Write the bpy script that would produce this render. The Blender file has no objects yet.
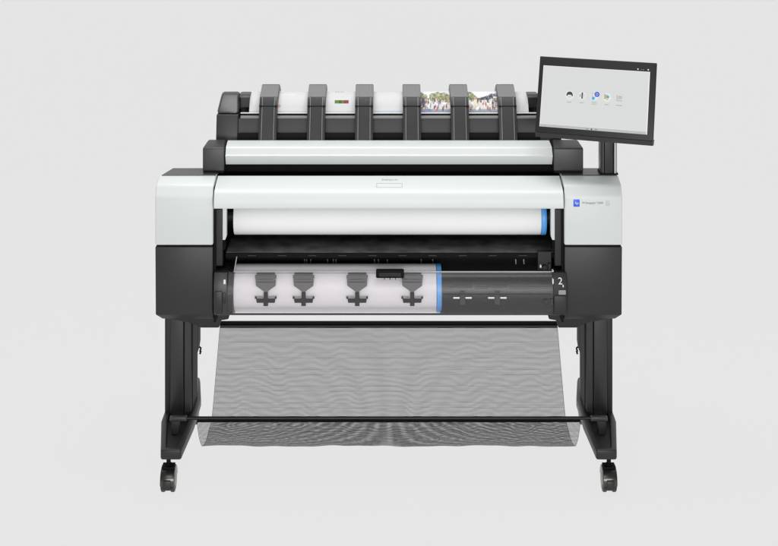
import bpy, bmesh, math, random
from mathutils import Vector, Matrix
random.seed(7)
C = bpy.context.scene.collection
# ------------------------------------------------------------------ camera
F, CX, VY, D, ZC = 1407.0, 388.7, -178.0, 4.2, 1.9875   # focal (in photo px), principal point, distance, eye height


def X(px, y=0.0): return (px - CX) * (D + y) / F
def Z(py, y=0.0): return ZC - (py - VY) * (D + y) / F


cam = bpy.data.cameras.new('camera')
cam.sensor_width = 36
cam.lens = 36 * F / 778
cam.shift_x = (389 - CX) / 778
cam.shift_y = (VY - 273) / 778
cam.clip_start = 0.05
cam.clip_end = 200
co = bpy.data.objects.new('camera', cam)
C.objects.link(co)
co.location = (0, -D, ZC)
co.rotation_euler = (math.pi / 2, 0, 0)
bpy.context.scene.camera = co

# ------------------------------------------------------------------ materials


def mat(name, col, rough=0.5, metal=0.0, spec=0.5, bump=0.0, bscale=900, var=0.0, vscale=6, coat=0.0):
    m = bpy.data.materials.new(name)
    m.use_nodes = True
    nt = m.node_tree
    b = nt.nodes['Principled BSDF']
    b.inputs['Base Color'].default_value = (*col, 1)
    b.inputs['Roughness'].default_value = rough
    b.inputs['Metallic'].default_value = metal
    b.inputs['Specular IOR Level'].default_value = spec
    b.inputs['Coat Weight'].default_value = coat
    tc = nt.nodes.new('ShaderNodeTexCoord')
    if bump:
        n = nt.nodes.new('ShaderNodeTexNoise')
        n.inputs['Scale'].default_value = bscale
        n.inputs['Detail'].default_value = 2
        nt.links.new(tc.outputs['Object'], n.inputs['Vector'])
        bp = nt.nodes.new('ShaderNodeBump')
        bp.inputs['Strength'].default_value = bump
        bp.inputs['Distance'].default_value = 0.001
        nt.links.new(n.outputs['Fac'], bp.inputs['Height'])
        nt.links.new(bp.outputs['Normal'], b.inputs['Normal'])
    if var:
        n = nt.nodes.new('ShaderNodeTexNoise')
        n.inputs['Scale'].default_value = vscale
        n.inputs['Detail'].default_value = 6
        nt.links.new(tc.outputs['Object'], n.inputs['Vector'])
        mr = nt.nodes.new('ShaderNodeMapRange')
        mr.inputs['From Min'].default_value = 0.15
        mr.inputs['From Max'].default_value = 0.85
        mr.inputs['To Min'].default_value = max(0.02, rough - var)
        mr.inputs['To Max'].default_value = min(1, rough + var)
        nt.links.new(n.outputs['Fac'], mr.inputs['Value'])
        nt.links.new(mr.outputs['Result'], b.inputs['Roughness'])
    return m


WHITE = mat('white_plastic', (.63, .664, .655), .38, bump=.05, var=.06)
SILVER = mat('silver_plastic', (.60, .622, .618), .30)
DARK = mat('charcoal_plastic', (.0195, .0195, .021), .40, spec=.38, bump=.08, var=.06)
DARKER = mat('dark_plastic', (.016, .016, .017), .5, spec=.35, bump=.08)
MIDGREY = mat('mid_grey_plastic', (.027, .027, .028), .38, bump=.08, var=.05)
LIGHTGREY = mat('grey_plastic', (.044, .044, .046), .36, bump=.06, var=.05)
BLACK = mat('black_plastic', (.004, .004, .004), .6, spec=.12)
BLACKGLOSS = mat('black_gloss', (.008, .008, .0085), .32, spec=.35, var=.12, vscale=14)
PLATEN = mat('platen_grey', (.075, .075, .074), .4)
_nt = PLATEN.node_tree
_n = _nt.nodes.new('ShaderNodeTexNoise'); _n.inputs['Scale'].default_value = 22; _n.inputs['Detail'].default_value = 4
_r = _nt.nodes.new('ShaderNodeValToRGB')
_r.color_ramp.elements[0].position = .3; _r.color_ramp.elements[0].color = (.03, .03, .0295, 1)
_r.color_ramp.elements[1].position = .75; _r.color_ramp.elements[1].color = (.15, .15, .146, 1)
_tc = _nt.nodes.new('ShaderNodeTexCoord')
_nt.links.new(_tc.outputs['Object'], _n.inputs['Vector']); _nt.links.new(_n.outputs['Fac'], _r.inputs['Fac'])
_nt.links.new(_r.outputs['Color'], _nt.nodes['Principled BSDF'].inputs['Base Color'])
PANEL = mat('stacker_panel', (.020, .020, .020), .45, bump=.08)
CAPGREY = mat('cap_grey', (.17, .17, .172), .4, bump=.05)
RAIL = mat('bright_rail', (.72, .73, .73), .3)
STEEL = mat('brushed_grey', (.28, .285, .29), .35, metal=.6, var=.06)
COLUMN = mat('leg_powder_coat', (.020, .020, .0215), .36, bump=.10, bscale=600, var=.06)
PAPER = mat('white_paper', (.91, .91, .91), .75, spec=.2, bump=.03, bscale=200)
PAPER2 = mat('lavender_paper', (.885, .845, .885), .75, spec=.2, bump=.03, bscale=200)
BLUE = mat('blue_plastic', (.11, .42, .95), .4)
BADGE = mat('badge_blue', (.01, .10, .72), .35)
INK = mat('grey_ink', (.22, .22, .23), .6)
FAINT = mat('faint_ink', (.46, .48, .48), .5)
TICK = mat('white_print_and_highlight', (.75, .75, .75), .5)
RUBBER = mat('caster_rubber', (.012, .012, .011), .45, bump=.1)
HOOD = mat('caster_hood', (.085, .083, .078), .24, metal=.85)
GUIDE = mat('guide_grey', (.115, .112, .115), .5, bump=.05)
GUIDEM = mat('guide_smoke', (.055, .054, .055), .5)
GUIDED = mat('guide_dark', (.025, .024, .025), .5)


def window_mat():
    m = bpy.data.materials.new('smoked_window'); m.use_nodes = True
    nt = m.node_tree; nt.nodes.clear()
    o = nt.nodes.new('ShaderNodeOutputMaterial')
    t = nt.nodes.new('ShaderNodeBsdfTransparent'); t.inputs[0].default_value = (.97, .97, .97, 1)
    d = nt.nodes.new('ShaderNodeBsdfDiffuse'); d.inputs[0].default_value = (.5, .49, .5, 1)
    g = nt.nodes.new('ShaderNodeBsdfGlossy'); g.inputs['Roughness'].default_value = .38
    g.inputs[0].default_value = (1, 1, 1, 1)
    fr = nt.nodes.new('ShaderNodeFresnel'); fr.inputs[0].default_value = 1.35
    m1 = nt.nodes.new('ShaderNodeMixShader'); m1.inputs[0].default_value = .035
    m2 = nt.nodes.new('ShaderNodeMixShader')
    nt.links.new(t.outputs[0], m1.inputs[1]); nt.links.new(d.outputs[0], m1.inputs[2])
    nt.links.new(fr.outputs[0], m2.inputs[0]); nt.links.new(m1.outputs[0], m2.inputs[1]); nt.links.new(g.outputs[0], m2.inputs[2])
    nt.links.new(m2.outputs[0], o.inputs[0])
    return m


WINDOW = window_mat()


def fabric_mat():
    """fine black net: threads in both directions, open holes between"""
    m = bpy.data.materials.new('black_net'); m.use_nodes = True
    nt = m.node_tree; nt.nodes.clear()
    N = nt.nodes.new; L = nt.links.new
    o = N('ShaderNodeOutputMaterial')
    uv = N('ShaderNodeUVMap')
    sep = N('ShaderNodeSeparateXYZ'); L(uv.outputs[0], sep.inputs[0])

    def M(op, a, b=None):
        n = N('ShaderNodeMath'); n.operation = op
        for i, v in enumerate((a, b)):
            if v is None: continue
            if isinstance(v, (int, float)): n.inputs[i].default_value = v
            else: L(v, n.inputs[i])
        return n.outputs[0]
    # slow ripple of the weave
    mp = N('ShaderNodeMapping'); mp.inputs['Scale'].default_value = (12, 9, 1); L(uv.outputs[0], mp.inputs[0])
    nz = N('ShaderNodeTexNoise'); nz.inputs['Scale'].default_value = 1.0; nz.inputs['Detail'].default_value = 1.2
    L(mp.outputs[0], nz.inputs['Vector'])
    rip = M('MULTIPLY', M('SUBTRACT', nz.outputs['Fac'], .5), .0065)
    v = M('ADD', sep.outputs[1], rip)
    fu = M('FRACT', M('MULTIPLY', sep.outputs[0], 1 / .0025))
    fv = M('FRACT', M('MULTIPLY', v, 1 / .0026))
    band = M('LESS_THAN', M('FRACT', M('MULTIPLY', v, 1 / .0165)), .10)
    wth = M('ADD', .31, M('MULTIPLY', band, .10))
    a = M('LESS_THAN', fu, .31)
    b = M('LESS_THAN', fv, wth)
    mask = M('MAXIMUM', a, b)
    t = N('ShaderNodeBsdfTransparent')
    d = N('ShaderNodeBsdfPrincipled'); d.inputs['Base Color'].default_value = (.010, .010, .010, 1); d.inputs['Roughness'].default_value = .6; d.inputs['Specular IOR Level'].default_value = .2
    mx = N('ShaderNodeMixShader')
    L(mask, mx.inputs[0]); L(t.outputs[0], mx.inputs[1]); L(d.outputs[0], mx.inputs[2])
    L(mx.outputs[0], o.inputs[0])
    return m


FABRIC = fabric_mat()


def vcol_mat(name):
    m = bpy.data.materials.new(name); m.use_nodes = True
    nt = m.node_tree; b = nt.nodes['Principled BSDF']
    a = nt.nodes.new('ShaderNodeAttribute'); a.attribute_name = 'ink'
    nt.links.new(a.outputs['Color'], b.inputs['Base Color'])
    b.inputs['Roughness'].default_value = .6; b.inputs['Specular IOR Level'].default_value = .25
    return m


PRINT = vcol_mat('printed_paper')


def emit_mat(name, col, st=1.0):
    m = bpy.data.materials.new(name); m.use_nodes = True
    b = m.node_tree.nodes['Principled BSDF']
    b.inputs['Base Color'].default_value = (.01, .01, .01, 1)
    b.inputs['Roughness'].default_value = .35
    b.inputs['Specular IOR Level'].default_value = .1
    b.inputs['Emission Color'].default_value = (*col, 1)
    b.inputs['Emission Strength'].default_value = st
    return m


# ------------------------------------------------------------------ mesh helpers


def box(bm, x0, x1, y0, y1, z0, z1):
    v = [bm.verts.new((x, y, z)) for z in (z0, z1) for y in (y0, y1) for x in (x0, x1)]
    for f in ((0, 2, 3, 1), (4, 5, 7, 6), (0, 1, 5, 4), (2, 6, 7, 3), (0, 4, 6, 2), (1, 3, 7, 5)):
        bm.faces.new([v[i] for i in f])
    return bm


def prism_x(bm, prof, x0, x1):
    """closed (y,z) outline extruded along x"""
    a = [bm.verts.new((x0, y, z)) for y, z in prof]
    b = [bm.verts.new((x1, y, z)) for y, z in prof]
    n = len(prof)
    bm.faces.new(a); bm.faces.new(b[::-1])
    for i in range(n):
        j = (i + 1) % n
        bm.faces.new((a[i], b[i], b[j], a[j]))
    return bm


def prism_z(bm, plan, z0, z1):
    a = [bm.verts.new((x, y, z0)) for x, y in plan]
    b = [bm.verts.new((x, y, z1)) for x, y in plan]
    n = len(plan)
    bm.faces.new(a[::-1]); top = bm.faces.new(b)
    for i in range(n):
        j = (i + 1) % n
        bm.faces.new((a[i], a[j], b[j], b[i]))
    return top


def prism_y(bm, outline, y0, y1):
    """closed (x,z) outline extruded along y"""
    a = [bm.verts.new((x, y0, z)) for x, z in outline]
    b = [bm.verts.new((x, y1, z)) for x, z in outline]
    n = len(outline)
    bm.faces.new(a); bm.faces.new(b[::-1])
    for i in range(n):
        j = (i + 1) % n
        bm.faces.new((a[i], b[i], b[j], a[j]))
    return bm


def cyl(bm, p0, p1, r, seg=32, r2=None):
    p0, p1 = Vector(p0), Vector(p1)
    ax = (p1 - p0).normalized()
    ref = Vector((0, 0, 1)) if abs(ax.z) < .9 else Vector((1, 0, 0))
    u = ax.cross(ref).normalized(); w = ax.cross(u)
    r2 = r if r2 is None else r2
    A, B = [], []
    for i in range(seg):
        t = 2 * math.pi * i / seg
        d = u * math.cos(t) + w * math.sin(t)
        A.append(bm.verts.new(p0 + d * r)); B.append(bm.verts.new(p1 + d * r2))
    bm.faces.new(A[::-1]); bm.faces.new(B)
    for i in range(seg):
        j = (i + 1) % seg
        bm.faces.new((A[i], A[j], B[j], B[i]))
    return bm


def obj(name, bm, m, parent=None, bevel=0.0, seg=3, angle=30, mats=None):
    bmesh.ops.recalc_face_normals(bm, faces=bm.faces[:])
    if bevel:
        es = [e for e in bm.edges if len(e.link_faces) == 2 and e.calc_face_angle(0) > .45]
        bmesh.ops.bevel(bm, geom=es, offset=bevel, segments=seg, profile=.5, affect='EDGES', clamp_overlap=True)
    me = bpy.data.meshes.new(name)
    bm.to_mesh(me); bm.free()
    for p in me.polygons: p.use_smooth = True
    me.set_sharp_from_angle(angle=math.radians(angle))
    for q in ([m] if mats is None else mats): me.materials.append(q)
    o = bpy.data.objects.new(name, me)
    C.objects.link(o)
    if parent: o.parent = parent
    return o


def new(): return bmesh.new()


def tag(o, label=None, cat=None, group=None, kind=None):
    if label: o['label'] = label
    if cat: o['category'] = cat
    if group: o['group'] = group
    if kind: o['kind'] = kind
    return o


def text(name, body, m, parent, width, M, shear=0.0, thick=.0006):
    """lettering turned into a mesh, scaled to a width and laid out by matrix M (x right, y up, z out)"""
    cu = bpy.data.curves.new(name, 'FONT')
    cu.body = body; cu.align_x = 'CENTER'; cu.align_y = 'CENTER'; cu.extrude = .02; cu.shear = shear
    t = bpy.data.objects.new(name, cu)
    C.objects.link(t)
    bpy.context.view_layer.update()
    dg = bpy.context.evaluated_depsgraph_get()
    me = bpy.data.meshes.new_from_object(t.evaluated_get(dg))
    bpy.data.objects.remove(t)
    w = max(v.co.x for v in me.vertices) - min(v.co.x for v in me.vertices)
    s = width / w
    me.transform(M @ Matrix.Diagonal((s, s, thick / .04, 1)))
    me.materials.clear(); me.materials.append(m)
    me.name = name
    o = bpy.data.objects.new(name, me); C.objects.link(o)
    if parent: o.parent = parent
    return o


def front_M(x, y, z):   # lettering on a face that looks towards -y
    return Matrix.Translation((x, y, z)) @ Matrix.Rotation(math.pi / 2, 4, 'X')


# ------------------------------------------------------------------ backdrop: white translucent sweep, lit evenly from behind
def backdrop():
    m = bpy.data.materials.new('translucent_sweep'); m.use_nodes = True
    nt = m.node_tree; nt.nodes.clear()
    o = nt.nodes.new('ShaderNodeOutputMaterial')
    t = nt.nodes.new('ShaderNodeBsdfTranslucent'); t.inputs[0].default_value = (1, 1, 1, 1)
    d = nt.nodes.new('ShaderNodeBsdfDiffuse'); d.inputs[0].default_value = (.98, .98, .98, 1)
    x = nt.nodes.new('ShaderNodeMixShader'); x.inputs[0].default_value = .035
    nt.links.new(t.outputs[0], x.inputs[1]); nt.links.new(d.outputs[0], x.inputs[2]); nt.links.new(x.outputs[0], o.inputs[0])
    bm = new()
    prof = [(-9, 0), (3.2, 0)]
    R = 1.2
    for i in range(1, 25):
        a = math.pi / 2 * i / 24
        prof.append((3.2 + R * math.sin(a), R - R * math.cos(a)))
    prof.append((3.2 + R, 5))
    A = [bm.verts.new((-8, y, z)) for y, z in prof]; B = [bm.verts.new((8, y, z)) for y, z in prof]
    for i in range(len(prof) - 1):
        bm.faces.new((A[i], B[i], B[i + 1], A[i + 1]))
    b = obj('backdrop', bm, m)
    tag(b, kind='structure')


backdrop()

# ------------------------------------------------------------------ the printer
root = bpy.data.objects.new('large_format_printer', None)
C.objects.link(root)
tag(root, 'white and charcoal large format plotter with scanner, touchscreen and net basket on a wheeled stand', 'printer')

XO, XI = .6975, .5245      # outer and inner x of the end cabinets
SGN = (-1, 1)
top_z = Z(175.6, .07)
for s in SGN:
    bm = new()
    prof = [(0, Z(245.3)), (0, Z(196.5)), (.004, Z(194, .004)), (.015, Z(186, .015)), (.021, Z(184, .021)), (.066, Z(176.3, .066)), (.074, top_z - .001),
            (.16, top_z - .001), (.50, .80), (.50, Z(245.3))]
    prism_x(bm, prof, s * XI, s * XO)
    shell = obj('side_shell', bm, WHITE, root, bevel=.005, seg=4, angle=24)
    # dark glossy top plate, corners cut
    bm = new()
    z = top_z
    pl = [(s * (XI + .002), .072), (s * .690, .072), (s * .668, .158), (s * (XI + .002), .158)]
    if s > 0: pl = pl[::-1]
    prism_z(bm, pl, z - .003, z + .0015)
    obj('top_plate', bm, LIGHTGREY, shell, bevel=.001, seg=1)
    bm = new()
    prof = [(0, Z(246.9)), (0, Z(314.7)), (.018, Z(318.9, .018)), (.45, Z(318.9, .018) - .002), (.45, Z(246.9))]
    prism_x(bm, prof, s * XI, s * (XO - .0005))
    for v in bm.verts:
        if v.co.z < Z(316, .01) and abs(v.co.x) > .6: v.co.x = s * (XO - .019)
    base = obj('side_base', bm, DARK, root, bevel=.003, seg=3)
    bm = new()
    box(bm, s * (XI + .001), s * (XO - .004), .006, .44, Z(246.95), Z(245.25))
    obj('shadow_gap', bm, BLACK, base)
    # blocks under the cabinet which carry the stand
    bm = new()
    prism_y(bm, [(s * .487, .498), (s * .69, .498), (s * .67, .475), (s * .60, .462), (s * .572, .448), (s * .516, .448), (s * .512, .470), (s * .487, .474)], .08, .34)
    obj('stand_bracket', bm, DARKER, root, bevel=.004)
    if s > 0:
        bm = new()
        box(bm, X(573.4), X(579.6), -.0012, .003, Z(206.6), Z(199.4))
        obj('badge', bm, BADGE, shell, bevel=.0012)
        text('badge_lettering', 'hp', mat('badge_white', (.8, .8, .8), .5), shell, X(578.4) - X(574.6), front_M(X(576.5), -.0015, Z(203)), shear=.25)
        text('model_lettering', 'hp', INK, shell, X(584.4) - X(581.9), front_M(X(583.2), -.0004, Z(202.4)), shear=.2)
        text('model_lettering', 'DesignJet T2600', INK, shell, X(603) - X(585.4), front_M(X(594.2), -.0004, Z(202.9)))
        bm = new()
        x0, x1, z0, z1 = X(605.8), X(609.6), Z(205.4), Z(201)
        t = .0011
        box(bm, x0, x1, -.0008, .002, z1 - t, z1); box(bm, x0, x1, -.0008, .002, z0, z0 + t)
        box(bm, x0, x0 + t, -.0008, .002, z0 + t, z1 - t); box(bm, x1 - t, x1, -.0008, .002, z0 + t, z1 - t)
        m_ = (x0 + x1) / 2; zm = (z0 + z1) / 2
        box(bm, m_ - .0028, m_ + .0008, -.0008, .002, zm + .0008, zm + .0022); box(bm, m_ - .0006, m_ + .003, -.0008, .002, zm - .0024, zm - .001)
        obj('outline_emblem', bm, FAINT, shell)

# ---- front cover (white visor)
CW = .5195
cov = [(.085, 175.8), (.080, 176.6), (.055, 180.2), (.030, 184.2), (.012, 187.2), (-.003, 190.2), (-.012, 193.6), (-.017, 198), (-.020, 203), (-.020, 207.6)]
covz = [(y, Z(p, y)) for y, p in cov]
bm = new()
prof = covz + [(-.018, Z(208.6, -.018)), (-.010, Z(208.6, -.018)), (-.006, .862), (.004, .876), (.030, .886), (.085, .897)]
prism_x(bm, prof, -CW, CW)
cover = obj('front_cover', bm, WHITE, root, angle=28)


def on_cover(y):
    for (a, za), (b, zb) in zip(covz, covz[1:]):
        if b <= y <= a: return zb + (za - zb) * (y - b) / (a - b)
    return covz[-1][1]


def cover_strip(bm, px0, px1, py0, py1):
    """thin raised line lying on the cover between two picture rows"""
    def yat(py):
        lo, hi = -.02, .085
        for _ in range(40):
            m_ = (lo + hi) / 2
            if (VY + (ZC - on_cover(m_)) * F / (D + m_)) > py: lo = m_
            else: hi = m_
        return lo
    ya, yb = yat(py1), yat(py0)
    za, zb = on_cover(ya), on_cover(yb)
    e = .0006
    v = [(ya, za - .001), (yb, zb - .001), (yb, zb + e), (ya, za + e)]
    prism_x(bm, v, X(px0, ya), X(px1, ya))


bm = new()
cover_strip(bm, 376.2, 377.0, 183.2, 187.6); cover_strip(bm, 401.8, 402.6, 183.2, 187.6)
cover_strip(bm, 377.0, 401.8, 183.2, 183.7); cover_strip(bm, 377.0, 401.8, 187.2, 187.6)
obj('grip_outline', bm, FAINT, cover)
sl = math.atan2(on_cover(.07) - on_cover(.045), .025)
yy = .058
text('cover_lettering', 'DesignJet', FAINT, cover, X(397.5, yy) - X(381.5, yy),
     Matrix.Translation((X(389.5, yy), yy, on_cover(yy) + .0006)) @ Matrix.Rotation(sl, 4, 'X'))

# ---- inside of the machine
bm = new()
box(bm, -.5235, .5235, .30, .32, .47, .905)           # back wall
box(bm, -.5235, .5235, .09, .30, .893, .905)          # roof under the scanner
for s in SGN:
    a, b = sorted((s * .5235, s * .5175)); box(bm, a, b, .012, .30, .49, .893)
    a, b = sorted((s * .5175, s * .492)); box(bm, a, b, .035, .06, .70, .893)
bay = obj('roll_bay', bm, BLACK, root)
for s in SGN:
    bm = new()
    c = CX + s * (CX - 224.3); w = 2.2
    y = .012
    prism_y(bm, [(X(c - w, y), Z(204, y)), (X(c + w, y), Z(204, y)), (X(c + w, y), Z(236.5, y)), (X(c + w - 1.2 * (s < 0) - .2, y), Z(240, y)), (X(c - w + 1.2 * (s > 0) + .2, y), Z(240, y)), (X(c - w, y), Z(236.5, y))], y, y + .022)
    obj('release_lever', bm, WHITE, bay, bevel=.0012)
    bm = new()
    xa, xb = sorted((s * .5168, s * .497))
    box(bm, xa, xb, .01, .034, Z(266, .01), Z(209, .01))
    obj('bay_liner', bm, DARKER, bay, bevel=.002)
bm = new()
prism_x(bm, [(.05, .689), (.26, .697), (.26, .680), (.05, .680)], -.492, .505)
obj('platen', bm, PLATEN, bay, bevel=.003)
bm = new()
prism_x(bm, [(.044, .6865), (.0495, .6868), (.0495, .6785), (.23, .6785), (.23, .6735), (.044, .6735)], -.492, .505)
obj('ledge', bm, BLACK, bay)
for i in range(10):
    bm = new()
    px = 252 + 30.1 * i
    box(bm, X(px - 4, .042), X(px + 4, .042), .0405, .0428, Z(255.9, .042), Z(255.0, .042))
    obj('ledge_slot', bm, DARK, bay)
bm = new()
box(bm, -.50, .50, .125, .14, .60, .664)
beam = obj('inner_beam', bm, BLACK, bay)
for px in (304.8, 306.9, 311, 327.8, 333.6, 336.2, 374.8, 378.6, 387.6, 421.6, 433, 516, 524, 540.5):
    bm = new()
    y = .118
    prism_y(bm, [(X(px - .5, y), Z(264.2, y)), (X(px + .5, y), Z(264.2, y)), (X(px + .2, y), Z(259.3, y)), (X(px - .9, y), Z(259.3, y))], y, y + .0068)
    obj('tick', bm, STEEL, bay)
bm = new()
cyl(bm, (X(544.5, .03), .020, Z(266.6, .03)), (X(544.5, .03), .034, Z(266.6, .03)), .0062, 20)
cyl(bm, (X(544.5, .03), .0185, Z(266.6, .03)), (X(544.5, .03), .0202, Z(266.6, .03)), .0035, 16)
box(bm, X(548, .03), X(550.5, .03), .022, .034, Z(270, .03), Z(263, .03))
box(bm, X(538, .03), X(551.5, .03), .034, .05, Z(271, .03), Z(252, .03))
obj('latch', bm, DARKER, bay, bevel=.0008, seg=1)
bm = new()
box(bm, X(540, .018), X(541.4, .018), .018, .03, Z(267.6, .018), Z(265.4, .018))
obj('latch_mark', bm, TICK, bay)

# ---- scanner
zs = Z(164.3, .113)
sc = [(.113, zs), (.1005, Z(156.4, .1005)), (.100, Z(155.8, .10)), (.104, Z(154.6, .104)), (.113, Z(148.2, .113)), (.118, Z(146.6, .118)), (.160, Z(141, .16)), (.168, Z(140.3, .168)), (.30, .96), (.30, zs)]
bm = new()
prism_x(bm, sc, X(225.3, .1), X(552.8, .1))
for v in bm.verts:
    if v.co.y > .11 and v.co.x > 0: v.co.x -= .0035 * min(1, (v.co.y - .1) / .06)
scan = obj('scanner', bm, SILVER, root, bevel=.0007, seg=2, angle=16)
bm = new()
prism_x(bm, [(.075, .9005), (.075, .9055), (.155, .9055), (.165, zs - .001), (.30, zs - .001), (.30, .9005)], X(223.5, .12), X(554, .12))
obj('feed_slot', bm, BLACK, scan)
for s in SGN:
    xi, xo = sorted((s * abs(X(224.2 if s < 0 else 553.6, .1)), s * abs(X(202.8 if s < 0 else 583.2, .1))), key=abs)
    bm = new()
    y0 = .098
    prof = [(y0, Z(170.8, y0)), (y0, Z(149, y0)), (y0 + .003, Z(147.6, y0 + .003)), (.155, Z(140.4, .155)), (.165, Z(139.6, .165)), (.32, .94), (.32, .915), (.11, .916)]
    prism_x(bm, prof, xi, xo)
    for v in bm.verts:
        if v.co.y > .14 and abs(v.co.x - xo) < 1e-5: v.co.x -= s * .010
        if v.co.y > .14 and abs(v.co.x - xi) < 1e-5: v.co.x += s * .004
    obj('end_cap', bm, MIDGREY, scan, bevel=.003, seg=3)
    bm = new()
    a, b = sorted((xi + s * .002, xo - s * .001))
    box(bm, a, b, .1, .30, .9155, Z(170.9, .1) + .004)
    obj('cap_foot', bm, BLACK, scan)

# ---- output stacker behind the scanner
SY0, SZ0 = .19, .975
bm = new()
prism_x(bm, [(.215, .96), (.235, Z(118.5, .235)), (.30, Z(118.5, .235)), (.33, .96)], X(236, .23), X(541.4, .23))
stack = obj('output_stacker', bm, PANEL, root)
bm = new()
prism_x(bm, [(.205, .955), (.208, Z(133.5, .208)), (.222, Z(133, .222)), (.222, .955)], X(238.5, .21), X(539, .21))
obj('lower_slot', bm, BLACK, stack)
bm = new()
prism_x(bm, [(.226, Z(118.6, .226)), (.226, Z(116.4, .226)), (.236, Z(115.5, .236)), (.26, Z(115.5, .236)), (.26, Z(118.6, .226))], X(240.5, .23), X(537, .23))
obj('tray_lip', bm, CAPGREY, stack, bevel=.001, seg=1)
bm = new()
prism_x(bm, [(.240, Z(113.5, .24)), (.240, Z(112.5, .24)), (.254, Z(112.2, .254)), (.254, Z(113.5, .24))], X(240.5, .24), X(537, .24))
obj('tray_edge', bm, RAIL, stack, bevel=.0005, seg=1)
bm = new()
box(bm, X(240.5, .24), X(537, .24), .2425, .262, Z(115.4, .2425), Z(113.6, .2425))
obj('tray_gap', bm, BLACK, stack)
for s in SGN:
    xo, xi = s * .5425, s * .473
    bm = new()
    pl = [(.21, .96), (.232, Z(114.3, .232)), (.40, Z(114.3, .232)), (.42, .94)]
    prism_x(bm, pl, xi, xo)
    obj('cheek', bm, PANEL, stack, bevel=.004)
    bm = new()
    prism_x(bm, [(.231, Z(113.6, .231)), (.256, Z(104, .256)), (.280, Z(95.5, .280)), (.292, Z(92.6, .292)), (.31, Z(91.4, .31)), (.36, Z(95, .34)), (.39, Z(113, .26))], xi, xo)
    for v in bm.verts:
        k = (v.co.z - Z(113.6, .231)) / .06
        if abs(v.co.x - xo) < 1e-5: v.co.x -= s * .011 * max(0, k)
        else: v.co.x -= s * .004 * max(0, k) * -1
    obj('cheek', bm, LIGHTGREY, stack, bevel=.008, seg=4)
    # open black pocket beside the paper with a grey brow above
    bm = new()
    a, b = sorted((s * .4735, s * .4405))
    box(bm, a, b, .30, .34, Z(112, .30), Z(94, .30))
    obj('pocket', bm, BLACKGLOSS, stack)
    bm = new()
    prism_x(bm, [(.262, Z(97.4, .262)), (.275, Z(94.2, .275)), (.31, Z(92, .31)), (.345, Z(92, .345)), (.345, Z(97.4, .262))], a, b)
    obj('pocket_brow', bm, MIDGREY, stack, bevel=.002)
# back plate the paper leans over
bm = new()
prism_x(bm, [(.285, .98), (.285, Z(112, .285)), (.345, Z(93.5, .345)), (.38, Z(100, .345)), (.40, .98)], -.473, .473)
obj('back_plate', bm, DARKER, stack, bevel=.003)
for i in range(6):
    cpx = 268 + 48.0 * i - (.3 if i == 0 else 0)
    xc = X(cpx, .20)
    hw = .0285
    S = -.024
    y0 = .188 + S
    A_, B_, T_, K_ = .2445 + S, .262 + S, .338 + S, .345 + S
    prof = [(y0, .958), (A_, Z(106.2, A_)), (B_, Z(97.2, B_)), (T_, Z(84.8, T_)), (K_, Z(84.0, K_)), (.365 + S, Z(85.2, .355 + S)), (.392, Z(92, .37)),
            (.368, Z(92, .355)), (.338, Z(91, .338)), (.275, Z(100, .275)), (.25, Z(108, .25)), (.196, .958)]
    bm = new()
    prism_x(bm, prof, xc - hw, xc + hw)
    fin = obj('stacker_rib', bm, MIDGREY, root, bevel=.0030, seg=2, angle=25)
    # raised centre spine
    n_ = Vector((Z(106.2, A_) - .958, y0 - A_)).normalized()      # outward in (y,z)
    def lift(y, z, e, top=False):
        d = (-.45, .9) if top else (-.91, .42)
        return y + d[0] * e, z + d[1] * e
    sp = [lift(y0, .958, .0022), lift(A_, Z(106.2, A_), .0022), lift(B_, Z(97.4, B_), .0022), (B_ + .004, Z(97.4, B_) - .006), (A_ + .006, Z(106.2, A_) - .006), (y0 + .008, .958)]
    bm = new(); prism_x(bm, sp, xc - hw * .60, xc + hw * .60)
    obj('rib_spine', bm, MIDGREY, fin, bevel=.0012, seg=1, angle=20)
    # pale cap on the top run
    tp = [lift(B_ + .0005, Z(97.0, B_), .0014, True), lift(T_, Z(84.9, T_), .0014, True), (T_ + .002, Z(84.9, T_) - .005), (B_ + .003, Z(97, B_) - .006)]
    bm = new(); prism_x(bm, tp, xc - hw * .97, xc + hw * .97)
    obj('rib_cap', bm, CAPGREY, fin, bevel=.0010, seg=1)
    for q in (-1, 1):  # pale strips painted in as highlights along the rib's chamfers
        a, b = sorted((xc + q * hw * .62, xc + q * hw * .70))
        ep = [lift(y0, .958, .0012), lift(A_, Z(106.2, A_), .0012), lift(B_, Z(97.4, B_), .0012), (B_ + .004, Z(97.4, B_) - .006), (A_ + .006, Z(106.2, A_) - .006), (y0 + .008, .958)]
        bm = new(); prism_x(bm, ep, a, b)
        obj('rib_edge_highlight', bm, CAPGREY, fin)
        tp2 = [lift(B_ + .0005, Z(97.0, B_), .0024, True), lift(T_, Z(84.9, T_), .0024, True), (T_ + .002, Z(84.9, T_) - .005), (B_ + .003, Z(97, B_) - .006)]
        bm = new(); prism_x(bm, tp2, a, b)
        obj('rib_edge_highlight', bm, STEEL, fin)
    bm = new()
    box(bm, xc - hw * 1.012, xc + hw * 1.012, A_ - .0030, A_ + .012, Z(106.3, A_), Z(105.6, A_))
    obj('rib_joint', bm, BLACK, fin)

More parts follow.
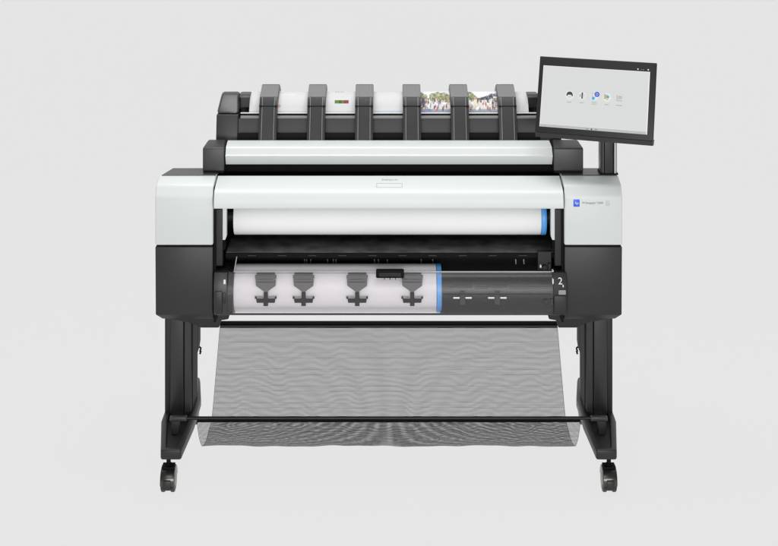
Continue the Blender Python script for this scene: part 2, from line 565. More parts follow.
# ---- lower roll drawer
bm = new()
prism_x(bm, [(-.014, Z(315.2, -.014)), (-.014, Z(313.4, -.014)), (-.009, Z(313.0, -.009)), (.004, Z(314.2, .0)), (.004, Z(315.2, .0))], -.503, .505)
drawer = obj('roll_drawer', bm, MIDGREY, root, bevel=.001, seg=1)
bm = new()
prism_x(bm, [(.006, .520), (.09, .504), (.15, .51), (.20, .53), (.20, .60), (.205, .60), (.205, .50), (.09, .498), (.006, .514)], X(440, .06), .5)
obj('drawer_cradle', bm, DARK, drawer)
wp = [(.011, 272.2), (.001, 274.4), (-.008, 278.6), (-.0165, 286), (-.0205, 294), (-.019, 303), (-.014, 313.2)]
wz = [(y, Z(p, y)) for y, p in wp]
inner = [(y + .003, z) for y, z in wz]
bm = new()
prism_x(bm, wz + inner[::-1], X(217.5), X(559.5))
win = obj('window', bm, WINDOW, drawer, angle=40)
bm = new()
box(bm, X(217.5), X(559.5), .0098, .0145, Z(272.1, .0098), Z(271.6, .0098))
obj('window_edge', bm, RAIL, drawer)


def wy(py):   # front of the window at a picture row
    for (a, pa), (b, pb) in zip(wp, wp[1:]):
        if pa <= py <= pb: return a + (b - a) * (py - pa) / (pb - pa)
    return -.019


def on_win(bm, pts, lift=.001, th=.005):
    """outline given in picture rows, laid on the curved window"""
    f = [Vector((X(px, wy(py) - lift), wy(py) - lift - th * .5, Z(py, wy(py) - lift))) for px, py in pts]
    b = [v + Vector((0, th * .5 + .0005, 0)) for v in f]
    A = [bm.verts.new(v) for v in f]; B = [bm.verts.new(v) for v in b]
    n = len(A)
    bm.faces.new(A); bm.faces.new(B[::-1])
    for i in range(n):
        j = (i + 1) % n
        bm.faces.new((A[i], A[j], B[j], B[i]))


for i, c in enumerate((265.8, 303.6, 357.2, 412.2, 462.5, 497.3)):
    dark = i > 3
    bm = new()
    if dark:      # behind the smoked part only the tab edge and the stem show
        on_win(bm, [(c - 9.6, 285), (c + 9.6, 285), (c + 10.4, 287.6), (c - 10.4, 287.6)], .0008, .002)
        on_win(bm, [(c - 2.6, 291), (c + 2.6, 291), (c + 2.6, 304.5), (c - 2.6, 304.5)], .0006, .002)
        g = obj('paper_guide', bm, GUIDEM, drawer)
    else:
        on_win(bm, [(c - 9, 272.6), (c + 9, 272.6), (c + 9.4, 274.4), (c - 9.4, 274.4)], .004)
        on_win(bm, [(c - 10.8, 275), (c + 10.8, 275), (c + 10.6, 278.6), (c - 10.6, 278.6)], .006)
        on_win(bm, [(c - 10.2, 279.2), (c + 10.2, 279.2), (c + 10, 281.6), (c - 10, 281.6)], .006)
        on_win(bm, [(c - 10, 282.1), (c + 10, 282.1), (c + 9.8, 285.6), (c + 1.4, 291.6), (c - 1.4, 291.6), (c - 9.8, 285.6)], .005)
        g = obj('paper_guide', bm, GUIDEM if dark else GUIDE, drawer)
        bm = new()
        on_win(bm, [(c - 2.0, 292), (c + 2.0, 292), (c + 2.3, 305.8), (c - 2.3, 305.8)], .005)
        on_win(bm, [(c - 9.6, 298.6), (c + 9.6, 298.6), (c + 9.0, 302.6), (c - 9.0, 302.6)], .0035)
        for q in (-1, 1):
            on_win(bm, [(c + q * 9.9 - .9, 296.4), (c + q * 9.9 + .9, 296.4), (c + q * 9.9 + .9, 298.6), (c + q * 9.9 - .9, 298.6)], .0035)
        obj('paper_guide', bm, GUIDEM if dark else GUIDED, drawer)
    bm = new()
    for q in (-1, 1):
        a, b = sorted((c + q * 3.0, c + q * 9.2))
        on_win(bm, [(a, 297.2 - .2 * dark), (b, 297.2 - .2 * dark), (b, 298.4 - .1 * (not dark)), (a, 298.4 - .1 * (not dark))], .003)
    obj('guide_highlight', bm, TICK if dark else STEEL, drawer)  # painted highlights on the top edges of the guide crossbars
bm = new()
for a, b in ((443, 452), (475, 488), (509, 552)):
    on_win(bm, [(a, 286.6), (b, 286.6), (b, 289), (a, 289)], .0005, .002)
on_win(bm, [(443, 294), (551, 294), (551, 294.5), (443, 294.5)], .0005, .0015)
obj('window_rib', bm, MIDGREY, drawer)
bm = new()
y = -.024
box(bm, X(376, y), X(404, y), y, .004, Z(278.4, y), Z(271.4, y))
hnd = obj('drawer_handle', bm, BLACK, drawer, bevel=.0035)
bm = new()
box(bm, X(379, y), X(401, y), y - .0025, y + .001, Z(276.4, y), Z(273, y))
for q in (384.5, 390, 395.5):
    box(bm, X(q - .4, y), X(q + .4, y), y + .004, y + .01, Z(280.4, y), Z(278.45, y))
obj('drawer_handle', bm, BLACKGLOSS, drawer, bevel=.0008, seg=1)

# end brackets of the drawer
bm = new()
prof = [(-.016, Z(314.5, -.016)), (-.022, Z(300, -.022)), (-.02, Z(284, -.02)), (-.008, Z(272.6, -.008)), (.02, Z(270, .02)), (.10, Z(270, .02)), (.10, .492), (0, .515)]
prism_x(bm, prof, X(214.4), X(228))
brk = obj('end_bracket', bm, MIDGREY, drawer, bevel=.002)
bm = new()
prism_x(bm, [(y + .004, z) for y, z in prof], X(228.3), X(233.2))
obj('end_bracket', bm, DARK, drawer, bevel=.001, seg=1)
bm = new()
box(bm, X(214.6, -.024), X(222, -.024), -.026, -.01, Z(313.6, -.024), Z(291.5, -.024))
box(bm, X(222.4, -.024), X(225.4, -.024), -.0245, -.01, Z(304, -.024), Z(293, -.024))
obj('bracket_lock', bm, DARK, drawer, bevel=.0015, seg=2)
bm = new()
box(bm, X(223.6, -.022), X(225.6, -.022), -.0225, -.0185, Z(284, -.022), Z(279.8, -.022))
obj('bracket_mark', bm, TICK, drawer)
bm = new()
box(bm, X(233.6, .01), X(234.6, .01), .008, .016, Z(272.2, .01), Z(258.5, .01))
for v in bm.verts:
    if v.co.z > Z(262, .01): v.co.x += .006; v.co.y += .02
obj('guide_rod', bm, STEEL, drawer)
bm = new()
prism_x(bm, prof, X(552.4), X(566.2))
obj('end_bracket', bm, DARKER, drawer, bevel=.002)
text('number_lettering', '2', TICK, drawer, X(561.5) - X(557.4), front_M(X(559.4), -.0205, Z(281.4, -.0205)) @ Matrix.Rotation(-.32, 4, 'X'))
bm = new()
y = -.0215
box(bm, X(558.4, y), X(565.8, y), -.025, -.01, Z(294.6, y), Z(290.2, y))
obj('bracket_tab', bm, STEEL, drawer, bevel=.001, seg=1)
for x0, x1, p0, p1 in ((552.6, 553.7, 279.6, 284.4), (562.6, 563.7, 285, 287.2), (553, 554.4, 272.8, 274)):
    bm = new()
    box(bm, X(x0, y), X(x1, y), wy(p1) - .0045, wy(p1) + .01, Z(p1, y), Z(p0, y))
    obj('bracket_mark', bm, TICK, drawer)
bm = new()
box(bm, X(554, y), X(566, y), -.027, -.012, Z(313, y), Z(295.4, y))
obj('bracket_lock', bm, DARK, drawer, bevel=.002)
bm = new()
cyl(bm, (X(545), -.0235, Z(301.4, -.02)), (X(545), -.019, Z(301.4, -.02)), .0062, 20)
cyl(bm, (X(545), -.0245, Z(301.4, -.02)), (X(545), -.0234, Z(301.4, -.02)), .0034, 16)
box(bm, X(549.5), X(552), -.0235, -.018, Z(304.4, -.02), Z(298.6, -.02))
obj('window_screw', bm, MIDGREY, drawer)

# ---- stand
for s in SGN:
    bm = new()
    pl = [(s * .6795, .18), (s * .6395, .18), (s * .6375, .188), (s * .6150, .194), (s * .6137, .30), (s * .620, .37), (s * .6795, .37)]
    prism_z(bm, pl, .12, .50)
    colm = obj('stand_column', bm, COLUMN, root, bevel=.0025, seg=3, angle=22)
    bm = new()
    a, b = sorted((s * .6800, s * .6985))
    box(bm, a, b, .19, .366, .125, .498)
    obj('column_shade_strip', bm, DARKER, colm, bevel=.002, seg=2)  # added recessed strip, its dark colour paints the column's shaded outer facet
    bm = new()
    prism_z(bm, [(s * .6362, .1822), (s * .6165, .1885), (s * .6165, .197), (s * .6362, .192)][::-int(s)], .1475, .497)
    obj('column_lit_strip', bm, MIDGREY, colm, bevel=.0012, seg=1)  # lighter grey strip paints the lit inner facet of the column
    bm = new()
    prism_z(bm, [(s * .6160, .1960), (s * .6125, .1985), (s * .6118, .30), (s * .6155, .30)][::int(s)], .1475, .4968)
    obj('column_shade_side', bm, BLACK, colm)  # added black plate, puts the inner face's shade into colour
    bm = new()
    a, b = sorted((s * .6128, s * .622))
    prism_x(bm, [(.31, .4975), (.385, .4975), (.385, .30), (.36, .285), (.31, .285)], a, b)
    obj('column_plate', bm, BLACK, colm, bevel=.002)
    bm = new()
    for zz in (.268, .276):
        cyl(bm, (s * .6105, .375, zz), (s * .6135, .372, zz - .010), .0028, 10)
    cyl(bm, (s * .6105, .375, .277), (s * .6148, .371, .282), .0028, 10)
    obj('cable_clip', bm, BLACK, colm)
    # foot: tray shaped, wide at the middle, tapering to both castors
    bm = new()
    pl = [(.669, -.074), (.6085, -.074), (.5985, .13), (.600, .30), (.626, .475), (.632, .50), (.668, .50), (.676, .475), (.702, .30), (.700, .13)]
    pl = [(s * x, y) for x, y in pl]
    if s > 0: pl = pl[::-1]
    top = prism_z(bm, pl[::-1], .1155, .146)
    for v in bm.verts:
        if v.co.y > .4: v.co.z += -.012
    bmesh.ops.recalc_face_normals(bm, faces=bm.faces[:])
    es = [e for e in bm.edges if len(e.link_faces) == 2 and e.calc_face_angle(0) > .3]
    bmesh.ops.bevel(bm, geom=es, offset=.006, segments=3, profile=.5, affect='EDGES', clamp_overlap=True)
    bm.faces.ensure_lookup_table()
    tf = max((f for f in bm.faces if f.normal.z > .9), key=lambda f: f.calc_area())
    r = bmesh.ops.inset_region(bm, faces=[tf], thickness=.011, depth=0)
    r = bmesh.ops.inset_region(bm, faces=[tf], thickness=.004, depth=-.010)
    tf.material_index = 1
    foot = obj('stand_foot', bm, None, root, angle=30, mats=[DARK, DARKER])
    for yc in (-.022, .445):
        zt = .1160 if yc < .3 else .1045
        bm = new()
        cyl(bm, (s * .652, yc, zt), (s * .652, yc, zt - .009), .012, 16, .0085)
        obj('foot_boss', bm, BLACK, foot)
    for yc, xc in ((-.022, .6535), (.445, .650)):
        zt = .104 if yc < .3 else .093
        bm = new()
        cyl(bm, (s * xc, yc, .070), (s * xc, yc, zt), .0065, 16)
        cyl(bm, (s * xc, yc, .079), (s * xc, yc, .084), .0095, 16)
        box(bm, s * xc - .018, s * xc + .018, yc - .016, yc + .016, .0735, .0785)
        cst = obj('caster', bm, BLACK, root)
        cz = .0365; hr = .0385
        bm = new()
        pts = []
        for k in range(15):
            t = math.radians(-12 + 190 * k / 14)
            pts.append((yc + .004 - hr * math.cos(t), cz + hr * math.sin(t)))
        prism_x(bm, pts, s * xc - .0208, s * xc + .0208)
        obj('hood', bm, HOOD, cst, bevel=.002, seg=2)
        bm = new()
        prism_x(bm, [(yc - .0370, .0185), (yc - .0400, .023), (yc - .0405, .040), (yc - .038, .048), (yc - .02, .048), (yc - .02, .0185)], s * xc - .0110, s * xc + .0110)
        obj('brake_pedal', bm, RUBBER, cst, bevel=.0015, seg=2)
        for q in (-1, 1):
            bm = new()
            cyl(bm, (s * xc + q * .0078, yc + .002, .0345), (s * xc + q * .0202, yc + .002, .0345), .0345, 40)
            obj('wheel', bm, RUBBER, cst, bevel=.004, seg=3)
            bm = new()
            cyl(bm, (s * xc + q * .0202, yc + .002, .0345), (s * xc + q * .0213, yc + .002, .0345), .02, 28)
            obj('wheel_cap', bm, HOOD, cst, bevel=.001, seg=1)

# ---- net basket
bk = [(.062, .1815, .580), (.045, .178, .578), (.022, .168, .573), (.002, .149, .566), (-.003, .132, .560), (.012, .1195, .557), (.06, .1135, .553), (.11, .126, .550), (.15, .150, .546), (.22, .250, .543), (.298, .372, .5395)]


def catmull(P, n):
    out = []
    Q = [P[0]] + list(P) + [P[-1]]
    for i in range(1, len(Q) - 2):
        for k in range(n):
            t = k / n
            out.append(tuple(.5 * (2 * b + (c - a) * t + (2 * a - 5 * b + 4 * c - d) * t * t + (3 * b - a - 3 * c + d) * t ** 3)
                             for a, b, c, d in zip(Q[i - 1], Q[i], Q[i + 1], Q[i + 2])))
    out.append(tuple(P[-1]))
    return out


pr = catmull(bk, 8)
bm = new()
uvl = bm.loops.layers.uv.new('UVMap')
NX = 120
rows = []; vv = 0; vs = []
for j, (y, z, hw) in enumerate(pr):
    if j: vv += math.hypot(y - pr[j - 1][0], z - pr[j - 1][1])
    vs.append(vv)
    t = j / (len(pr) - 1)
    amp = .0035 * math.sin(math.pi * t) ** .7
    row = []
    for i in range(NX + 1):
        u = i / NX * 2 - 1
        w = amp * (math.sin(u * 9 + t * 7) * .5 + math.sin(u * 23 - t * 11 + 1.3) * .3 + math.sin(u * 41 + t * 17) * .2)
        row.append(bm.verts.new((u * hw, y - w * .3, z + w)))
    rows.append(row)
for j in range(len(rows) - 1):
    for i in range(NX):
        f = bm.faces.new((rows[j][i], rows[j][i + 1], rows[j + 1][i + 1], rows[j + 1][i]))
        for lp, (a, b) in zip(f.loops, ((i, j), (i + 1, j), (i + 1, j + 1), (i, j + 1))):
            lp[uvl].uv = (a / NX * 1.11, vs[b])
bask = obj('net_basket', bm, FABRIC, root, angle=180)
for s in SGN:      # thin hem along both side edges
    bm = new()
    for (y, z, hw), (y2, z2, hw2) in zip(pr, pr[1:]):
        cyl(bm, (s * hw, y, z), (s * hw2, y2, z2), 0.0006, 6)
    obj('basket_hem', bm, LIGHTGREY, bask)
bm = new()
yr, zr = .06, Z(418.3, .06)
cyl(bm, (X(171.5, yr), yr, zr), (X(606, yr), yr, zr), .0056, 20)
obj('front_rod', bm, BLACKGLOSS, bask)
bm = new()
box(bm, -.580, .580, yr - .005, yr + .005, Z(421.9, yr), zr - .004)
obj('basket_sleeve', bm, BLACK, bask, bevel=.002)
for s in SGN:
    bm = new()
    a, b = sorted((s * .662, s * .611))
    box(bm, a, b, yr - .008, yr + .008, zr - .0066, zr + .0066)
    obj('rod_cap', bm, LIGHTGREY, bask, bevel=.003)
    bm = new()
    a, b = sorted((s * .657, s * .634))
    box(bm, a, b, yr - .007, yr + .02, .135, zr - .0066)
    obj('rod_post', bm, DARKER, bask, bevel=.002)
bm = new()
ya = .30
box(bm, -.585, .585, ya - .004, ya + .012, Z(324.4, ya), Z(322.0, ya))
obj('rear_rod', bm, BLACK, bask, bevel=.002)
bm = new()
box(bm, -.5395, .5395, ya - .007, ya + .008, Z(327.4, ya), Z(324.5, ya))
obj('rear_rail', bm, DARKER, bask, bevel=.001, seg=1)

# ---- touchscreen on its post
yaw, tilt = .35665, .28156
MC = Vector((.61634, 0, 1.15792))
MW, MH = .35493, .24075
U = Vector((math.cos(yaw), -math.sin(yaw), 0))
NB = Vector((-math.sin(yaw), -math.cos(yaw), 0))
V = math.cos(tilt) * Vector((0, 0, 1)) - math.sin(tilt) * NB
NN = U.cross(V)
MM = Matrix.Translation(MC) @ Matrix((U, V, NN)).transposed().to_4x4()


def muv(px, py):
    d = Vector(((px - CX) / F, 1, -(py - VY) / F)); o = Vector((0, -D, ZC))
    p = o + d * ((MC - o).dot(NN) / d.dot(NN)) - MC
    return p.dot(U), p.dot(V)


def mplate(bm, pts, z0, z1):
    a = [bm.verts.new(MM @ Vector((u, v, z0))) for u, v in pts]
    b = [bm.verts.new(MM @ Vector((u, v, z1))) for u, v in pts]
    n = len(pts)
    bm.faces.new(a[::-1]); bm.faces.new(b)
    for i in range(n):
        j = (i + 1) % n
        bm.faces.new((a[i], a[j], b[j], b[i]))


def rect(u0, u1, v0, v1): return [(u0, v0), (u1, v0), (u1, v1), (u0, v1)]


def disc(u, v, r, n=20, a0=0, a1=2 * math.pi):
    full = abs(a1 - a0 - 2 * math.pi) < 1e-6
    return [(u + r * math.cos(a0 + (a1 - a0) * i / (n if full else n - 1)), v + r * math.sin(a0 + (a1 - a0) * i / (n if full else n - 1))) for i in range(n)]


hw, hh = MW / 2, MH / 2
BEZ = mat('bezel', (.012, .012, .0117), .45, spec=.35, bump=.05, var=.05)
CHIN = mat('bezel_chin', (.012, .012, .012), .4)
bm = new()
mplate(bm, rect(-hw, hw, -hh + .0135, hh), -.010, 0)
ts = obj('touchscreen', bm, BEZ, root, bevel=.0022, seg=3)
bm = new()
e = [(-.030, -hh + .020), (-.0102, -hh + .0132), (-.0008, -hh + .0132), (-.006, -hh), (-.024, -hh + .003)]
a = [bm.verts.new(MM @ Vector((-hw + .001, v, w))) for w, v in e]; b = [bm.verts.new(MM @ Vector((hw - .001, v, w))) for w, v in e]
bm.faces.new(a); bm.faces.new(b[::-1])
for i in range(5): bm.faces.new((a[i], b[i], b[(i + 1) % 5], a[(i + 1) % 5]))
obj('chin', bm, CHIN, ts, bevel=.001, seg=1)
bm = new()
mplate(bm, rect(-hw + .012, hw - .012, -hh + .025, hh - .012), -.028, -.0102)
mplate(bm, rect(-.08, .08, -.08, .05), -.052, -.0282)
obj('rear_housing', bm, DARKER, ts, bevel=.004)
su0, sv1 = muv(543.2, 65.2); su1, _ = muv(650.4, 71.2); _, sv0 = muv(539.9, 126.6)
su0b, _ = muv(539.9, 126.6)
su0 = (su0 + su0b) / 2
su1b, svb = muv(646.8, 134.2); su1 = (su1 + su1b) / 2; sv0 = (sv0 + svb) / 2
SCR = emit_mat('lit_screen', (.69, .70, .70))
bm = new()
mplate(bm, rect(su0, su1, sv0 + .0085, sv1), -.001, .0006)
obj('screen', bm, SCR, ts)
bm = new()
mplate(bm, rect(su0, su1, sv0, sv0 + .0083), -.001, .0006)
obj('status_bar', bm, emit_mat('lit_bar', (.50, .51, .52)), ts)
bm = new()
mplate(bm, rect(su0, su1, sv0 + .0083, sv0 + .0092), .0005, .0009)
mplate(bm, rect(su0 + .0, su0 + .0012, sv0, sv1), .0005, .0009)
mplate(bm, rect(su0, su1, sv1 - .0012, sv1), .0005, .0009)
mplate(bm, rect(su1 - .0026, su1, sv0, sv1 - .0013), .0005, .0009)
obj('screen_rim', bm, emit_mat('lit_rim', (.86, .86, .86)), ts)
bu, bv = muv(591.6, 129.3)
bm = new(); mplate(bm, disc(bu, bv, .0022), .0005, .0013)
mplate(bm, rect(bu - .017, bu - .009, bv - .0006, bv + .0006), .0005, .0011); mplate(bm, rect(bu + .009, bu + .017, bv - .0006, bv + .0006), .0005, .0011)
obj('home_button', bm, emit_mat('lit_black', (.02, .02, .02)), ts)
for px, py, r in ((638.0, 69.0, .0020), (648.3, 69.7, .0021), (643.4, 69.6, .0008), (641.4, 69.5, .0006)):
    u, v = muv(px, py)
    bm = new(); mplate(bm, disc(u, v, r, 14), -.0002, .0006)
    obj('indicator', bm, emit_mat('indicator_white', (.8, .8, .8)), ts)
EM = {k: emit_mat('lit_' + k, c) for k, c in dict(disc=(.80, .80, .80), dark=(.06, .06, .06), grey=(.45, .46, .46), mid=(.30, .31, .31), green=(.05, .14, .11), blue=(.02, .10, .62), cyan=(.05, .45, .75), orange=(.75, .38, .12), yellow=(.72, .62, .25), sand=(.60, .58, .46), pale=(.74, .74, .74)).items()}


def icon(px, py, shapes):
    u, v = muv(px, py)
    k = .00303
    prim = None
    layers = {}
    for i, (c, kind, *a) in enumerate(shapes):
        bm = layers.setdefault(c, new())
        z = .0008 + .00012 * i
        if kind == 'd': mplate(bm, disc(u + a[0] * k, v + a[1] * k, a[2] * k), .0003, z)
        elif kind == 'a': mplate(bm, disc(u + a[0] * k, v + a[1] * k, a[2] * k, 18, a[3], a[4]), .0003, z)
        else: mplate(bm, rect(u + a[0] * k, u + a[1] * k, v + a[2] * k, v + a[3] * k), .0003, z)
    # one mesh per icon, several inks
    me_mats = []
    full = new()
    for idx, (c, b_) in enumerate(layers.items()):
        me_mats.append(EM[c])
        bmesh.ops.recalc_face_normals(b_, faces=b_.faces[:])
        tmp = bpy.data.meshes.new('t'); b_.to_mesh(tmp); b_.free()
        n0 = len(full.faces)
        full.from_mesh(tmp)
        full.faces.ensure_lookup_table()
        for f in full.faces[n0:]: f.material_index = idx
        bpy.data.meshes.remove(tmp)
    obj('app_icon', full, None, ts, mats=me_mats)


lab = ('grey', 'r', -2, 2, -7.4, -6.6)
icon(569.7, 94.9, [('disc', 'd', 0, 0, 4.2), ('dark', 'a', 0, .2, 3.2, 0, math.pi), ('dark', 'r', -3.2, 3.2, -1.0, .3), ('pale', 'r', -1.9, 1.9, -2.4, .2), ('sand', 'r', -1.4, 1.4, -2.6, -1.6), lab])
icon(582.2, 95.6, [('disc', 'd', 0, 0, 3.8), ('grey', 'r', -2.8, -1.2, -1.4, 1.4), ('green', 'r', -.7, .8, -3.0, 3.0), ('dark', 'r', -.3, .7, .4, 3.2), ('grey', 'r', 1.4, 3.0, .4, 1.0), ('grey', 'r', 1.4, 2.6, -1.6, -1.0), lab])
icon(594.6, 96.0, [('disc', 'd', 0, 0, 3.9), ('grey', 'r', -2.8, 1.2, -1.4, 3.0), ('pale', 'r', -2.2, .8, -.8, 2.5), ('cyan', 'd', -1.1, -2.3, 1.5), ('blue', 'd', 2.4, 1.8, 2.5), ('pale', 'd', 2.4, 1.8, 1.2), ('blue', 'd', 2.4, 1.8, .8), ('grey', 'r', -2.6, 2.6, -6.4, -5.7), ('grey', 'r', -2.8, 2.8, -8.2, -7.5)])
icon(607.0, 97.4, [('disc', 'd', 0, 0, 4.2), ('grey', 'r', -3.0, -.6, -1.6, 3.0), ('orange', 'd', -1.6, .8, 1.2), ('cyan', 'd', .7, .5, 1.6), ('yellow', 'd', .4, -1.6, 1.2), ('orange', 'd', .2, 2.2, .6), lab])
icon(619.6, 98.2, [('grey', 'r', -2.8, 2.8, -2.8, 2.8), ('pale', 'r', -2.0, 2.6, -2.0, 2.6), ('grey', 'r', -1.4, 2.2, -1.3, 2.0), ('sand', 'r', -1.0, 1.8, -1.2, .6), ('grey', 'r', -3, 3, -7.4, -6.6)])
# post
bm = new()
yp = .075
zt, zb = Z(120, yp), top_z + .001
box(bm, X(604.5, yp), X(613.2, yp), yp, yp + .05, zb, zt)
post = obj('screen_post', bm, DARK, root, bevel=.002)
bm = new(); box(bm, X(600.9, yp), X(604.3, yp), yp + .008, yp + .05, zb, zt); obj('post_groove', bm, BLACKGLOSS, post, bevel=.001, seg=1)
bm = new(); box(bm, X(602.6, yp), X(603.9, yp), yp + .002, yp + .008, zb, zt); obj('post_trim', bm, MIDGREY, post)
bm = new(); box(bm, X(613.4, yp), X(617.2, yp), yp + .006, yp + .05, zb, zt); obj('post_groove', bm, BLACK, post, bevel=.001, seg=1)
bm = new(); box(bm, X(614.2, yp), X(616.4, yp), yp - .001, yp + .006, zb + .004, zt); obj('post_trim', bm, mat('post_light_trim', (.42, .42, .43), .35), post, bevel=.0008, seg=1)
bm = new(); box(bm, X(600.2, yp), X(618.2, yp), yp - .003, yp + .056, top_z + .0016, top_z + .006); obj('post_base', bm, BLACK, post, bevel=.001, seg=1)
# arm from the post's head to the back of the screen
bm = new()
ph = Vector((X(608.6, yp), yp + .025, Z(118, yp)))
cyl(bm, ph, MM @ Vector((0, -.02, -.045)), .018, 20)
obj('screen_arm', bm, DARKER, post)

# ------------------------------------------------------------------ paper rolls (held by the machine)


def roll(name, label, xa, xb, y, z, r, paper, hub0, hub1):
    t = bpy.data.objects.new(name, None); C.objects.link(t)
    t.location = ((xa + xb) / 2, y, z)
    tag(t, label, 'paper roll', 'paper rolls loaded in the printer')
    cx = (xa + xb) / 2
    bm = new()
    cyl(bm, (xa - cx, 0, 0), (xb - cx, 0, 0), r, 96)
    obj('paper', bm, paper, t, bevel=.0008, seg=1)
    bm = new()
    cyl(bm, (hub0 - cx, 0, 0), (hub1 - cx, 0, 0), r + .001, 96)
    obj('end_stop', bm, BLUE, t, bevel=.0015, seg=2)
    bm = new()
    cyl(bm, (-.50 - cx, 0, 0), (xa - .002 - cx, 0, 0), .02, 24)
    cyl(bm, (hub1 + .001 - cx, 0, 0), (.503 - cx, 0, 0), .028, 32)
    obj('spindle', bm, DARKER, t)
    return t


yu = .118
roll('paper_roll', 'wide white paper roll in the upper opening under the white front cover', X(233.2, .065), X(541.6, .065), yu, .778, .0545, PAPER, X(541.9, .065), X(547, .065))
roll('paper_roll', 'narrower lavender-tinted paper roll behind the clear lower window marked 2', X(233.6, 0), X(436.6, 0), .063, .5765, .070, PAPER2, X(437, 0), X(441.8, 0))

# ------------------------------------------------------------------ printed sheet lying in the stacker
SW, SH = 278, 24          # photo px covered by the sheet
px0, px1 = 250.2, 527.6
prof = [(.2555, 112.4), (.262, 108.5), (.270, 104), (.281, 99.5), (.295, 95.6), (.312, 92.9), (.330, 91.6), (.350, 91.6)]
pp = catmull([(y, Z(p, y)) for y, p in prof], 8)
NXs, rowsn = 560, len(pp)
rnd = random.Random(3)
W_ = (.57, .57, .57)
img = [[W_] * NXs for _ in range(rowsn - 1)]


def pxi(px): return int((px - px0) / (px1 - px0) * NXs)


prow = [VY + (ZC - z) * F / (D + y) for y, z in pp]     # picture row of each strip


def paint(xa, xb, ya, yb, col, p=1.0, jit=0.0):
    for j in range(rowsn - 1):
        r_ = (prow[j] + prow[j + 1]) / 2
        if ya <= r_ <= yb:
            for i in range(max(0, pxi(xa)), min(NXs, pxi(xb))):
                if rnd.random() <= p:
                    k = 1 + jit * (rnd.random() - .5)
                    img[j][i] = tuple(min(.85, c * k) for c in col)


def blob(cx, cy, rx, ry, col, p=.8, jit=.5):
    for j in range(rowsn - 1):
        r_ = (prow[j] + prow[j + 1]) / 2
        for i in range(max(0, pxi(cx - rx)), min(NXs, pxi(cx + rx) + 1)):
            x_ = px0 + (i + .5) / NXs * (px1 - px0)
            if ((x_ - cx) / rx) ** 2 + ((r_ - cy) / ry) ** 2 < 1 and rnd.random() < p:
                k = 1 + jit * (rnd.random() - .5)
                img[j][i] = tuple(min(.85, c * k) for c in col)


blob(279.6, 106, 1.6, 1.5, (.55, .30, .20), 1, .2)
for k in range(8): paint(279 + k * 2.1, 280.4 + k * 2.1, 94, 94.8, (.72, .72, .72), .7)
# small brochure block: text rows and a strip of colour
for k, yy in enumerate((91.9, 93.6, 95.0, 96.4, 97.6)):
    x = 335
    while x < (344 if k == 0 else 349):
        w = rnd.uniform(.8, 2.4); paint(x, min(349, x + w), yy - .35, yy + .35, (.52, .52, .52) if k else (.30, .30, .28), .85, .3); x += w + .6
for x in range(335, 349):
    t = (x - 335) / 14
    c = (.09, .17, .03) if t < .25 else (.04, .11, .02) if t < .48 else (.17, .13, .04) if t < .62 else (.20, .05, .04) if t < .82 else (.17, .05, .08)
    paint(x, x + 1, 100.2, 103.6, c, 1, .7)
paint(373, 403, 110.4, 113, (.50, .54, .62), .9, .1)  # grey-blue shade along the sheet's bottom edge, painted into its colour
# crowded square: sky, trees, pale houses, people
paint(419, 497.5, 90, 113, (.72, .72, .72), 1, .12)
paint(419, 497.5, 96.5, 113, (.62, .58, .53), 1, .45)
for _ in range(26):
    x = rnd.uniform(419, 497); w = rnd.uniform(2, 6)
    paint(x, min(497.5, x + w), rnd.uniform(96, 99), rnd.uniform(102, 105), rnd.choice([(.78, .76, .72), (.72, .60, .48), (.80, .80, .80), (.50, .40, .34), (.70, .52, .44)]), .95, .2)
for _ in range(60):
    x = rnd.uniform(419, 497); paint(x, x + rnd.uniform(.6, 1.8), 98, rnd.uniform(99.5, 103.5), (.10, .09, .09), .8, .5)
for cx_, cy_, rx_, ry_ in ((421, 95.5, 3.5, 3), (425, 96.5, 2.5, 2.4), (433, 97, 4.2, 4), (438, 95.2, 4.5, 3.4), (444, 96.2, 4.4, 4), (448, 98.5, 3, 4.2), (440, 99, 3.6, 3), (470, 96, 4.6, 4.2), (466, 98, 3, 3.6), (474, 97.5, 2.5, 2.5)):
    blob(cx_, cy_, rx_, ry_, (.16, .17, .07), .72, .9); blob(cx_ - .6, cy_ - .8, rx_ * .6, ry_ * .5, (.34, .33, .18), .5, .6)
for cx_, cy_, rx_ in ((492, 95.2, 3.4), (496, 95, 2.4), (488, 97.4, 5), (484, 98.6, 4)):
    blob(cx_, cy_, rx_, 1.7, (.05, .06, .09), .85, .9)
paint(419, 497.5, 109.2, 113, (.28, .30, .36), 1, .6)
paint(419, 432, 109, 111.4, (.18, .23, .34), .6, .6)
blob(497, 104, 3, 4, (.07, .07, .08), .5, .6); blob(421, 105, 2.5, 5, (.10, .08, .07), .5, .6)
for _ in range(95):
    x = rnd.uniform(419.5, 497); y_ = rnd.uniform(101.5, 109.5)
    c = rnd.choice([(.55, .06, .06), (.06, .07, .12), (.8, .8, .8), (.8, .78, .76), (.10, .16, .34), (.45, .22, .16), (.08, .07, .07), (.75, .70, .68), (.16, .14, .14)])
    paint(x, x + rnd.uniform(.7, 1.5), y_ - 1.6, y_ + 1.6, c, .92, .3)
    paint(x + .1, x + .9, y_ - 2.3, y_ - 1.6, (.20, .12, .09), .8, .3)
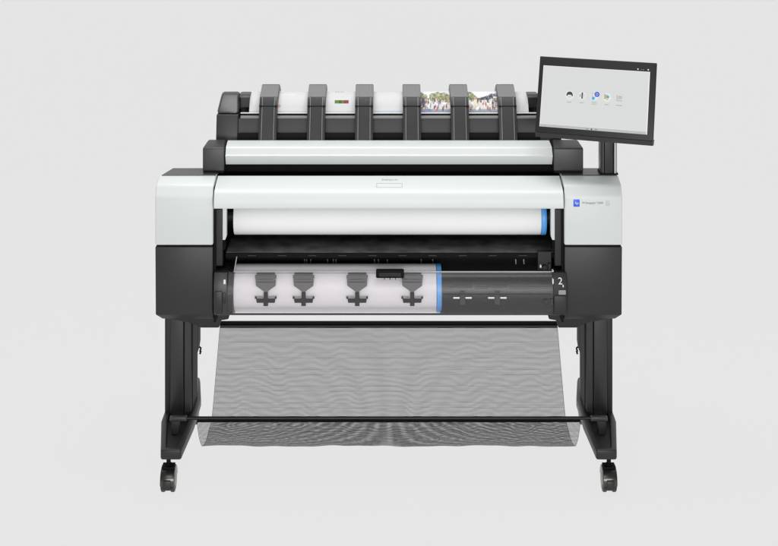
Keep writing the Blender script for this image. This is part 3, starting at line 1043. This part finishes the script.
# fine vertical rules on the right end
for x in (518.5, 520.4, 522.2, 524.0, 525.6): paint(x, x + .5, 91, 113, (.50, .50, .50), .9)
a_, b_ = pxi(419), pxi(497.5)
for _ in range(1):
    src = [r_[:] for r_ in img]
    for j in range(rowsn - 1):
        for i in range(a_ + 1, b_ - 1):
            n4 = (src[j][i - 1], src[j][i + 1], src[max(0, j - 1)][i], src[min(rowsn - 2, j + 1)][i])
            img[j][i] = tuple(.46 * src[j][i][k] + .135 * sum(q[k] for q in n4) for k in range(3))
bm = new()
col = bm.loops.layers.color.new('ink')
grid = [[bm.verts.new((X(px0, .29) + (X(px1, .29) - X(px0, .29)) * i / NXs, y, z)) for i in range(NXs + 1)] for y, z in pp]


def srgb(c): return 12.92 * c if c < .0031308 else 1.055 * c ** (1 / 2.4) - .055


for j in range(rowsn - 1):
    for i in range(NXs):
        f = bm.faces.new((grid[j][i], grid[j][i + 1], grid[j + 1][i + 1], grid[j + 1][i]))
        c = (*[srgb(q) for q in img[j][i]], 1)
        for lp in f.loops: lp[col] = c
sheet = obj('printed_sheet', bm, PRINT, None, angle=180)
tag(sheet, 'white printed sheet with a colour street photo curled in the stacker under six grey ribs', 'paper sheet')

# ------------------------------------------------------------------ light: even studio surround and soft boxes
sc_ = bpy.context.scene
STUDIO = .22
w = bpy.data.worlds.new('World'); sc_.world = w
w.use_nodes = True
bg = w.node_tree.nodes['Background']
wn, wl = w.node_tree.nodes.new, w.node_tree.links.new
# bright surround behind and below the sweep, a dimmer studio in front and above
tcw = wn('ShaderNodeTexCoord'); sw = wn('ShaderNodeSeparateXYZ'); wl(tcw.outputs['Generated'], sw.inputs[0])


def wm(op, a, b, clamp=False):
    n = wn('ShaderNodeMath'); n.operation = op; n.use_clamp = clamp
    for i, v in enumerate((a, b)):
        if isinstance(v, (int, float)): n.inputs[i].default_value = v
        else: wl(v, n.inputs[i])
    return n.outputs[0]


m1 = wm('ADD', wm('DIVIDE', sw.outputs[1], .10), 1.0, True)
m2 = wm('SUBTRACT', 1.0, wm('DIVIDE', sw.outputs[2], .10), True)
mk = wm('MAXIMUM', m1, m2)
lv = wm('ADD', wm('MULTIPLY', mk, .787 - STUDIO), STUDIO)
wl(lv, bg.inputs[0])
bg.inputs[1].default_value = 1.0


def softbox(name, loc, target, sx, sy, power):
    l = bpy.data.lights.new(name, 'AREA'); l.shape = 'RECTANGLE'; l.size = sx; l.size_y = sy; l.energy = power
    o = bpy.data.objects.new(name, l); C.objects.link(o)
    o.location = loc
    o.rotation_euler = (Vector(target) - Vector(loc)).to_track_quat('-Z', 'Y').to_euler()
    return o


softbox('top_softbox', (-.1, -.15, 3.1), (0, .1, .8), 2.2, 1.0, 47)
softbox('front_softbox', (-.6, -3.6, 2.7), (-.1, 0, .7), 1.6, 1.6, 16)
softbox('low_softbox', (.2, -4.9, 1.0), (0, 0, .65), 3.2, 1.0, 102)

sc_.view_settings.view_transform = 'Standard'
sc_.view_settings.look = 'None'
sc_.view_settings.exposure = 0
sc_.view_settings.gamma = 1
sc_.render.engine = 'CYCLES'
sc_.cycles.use_denoising = True
sc_.cycles.filter_width = 1.4
sc_.cycles.max_bounces = 10
sc_.cycles.transparent_max_bounces = 24
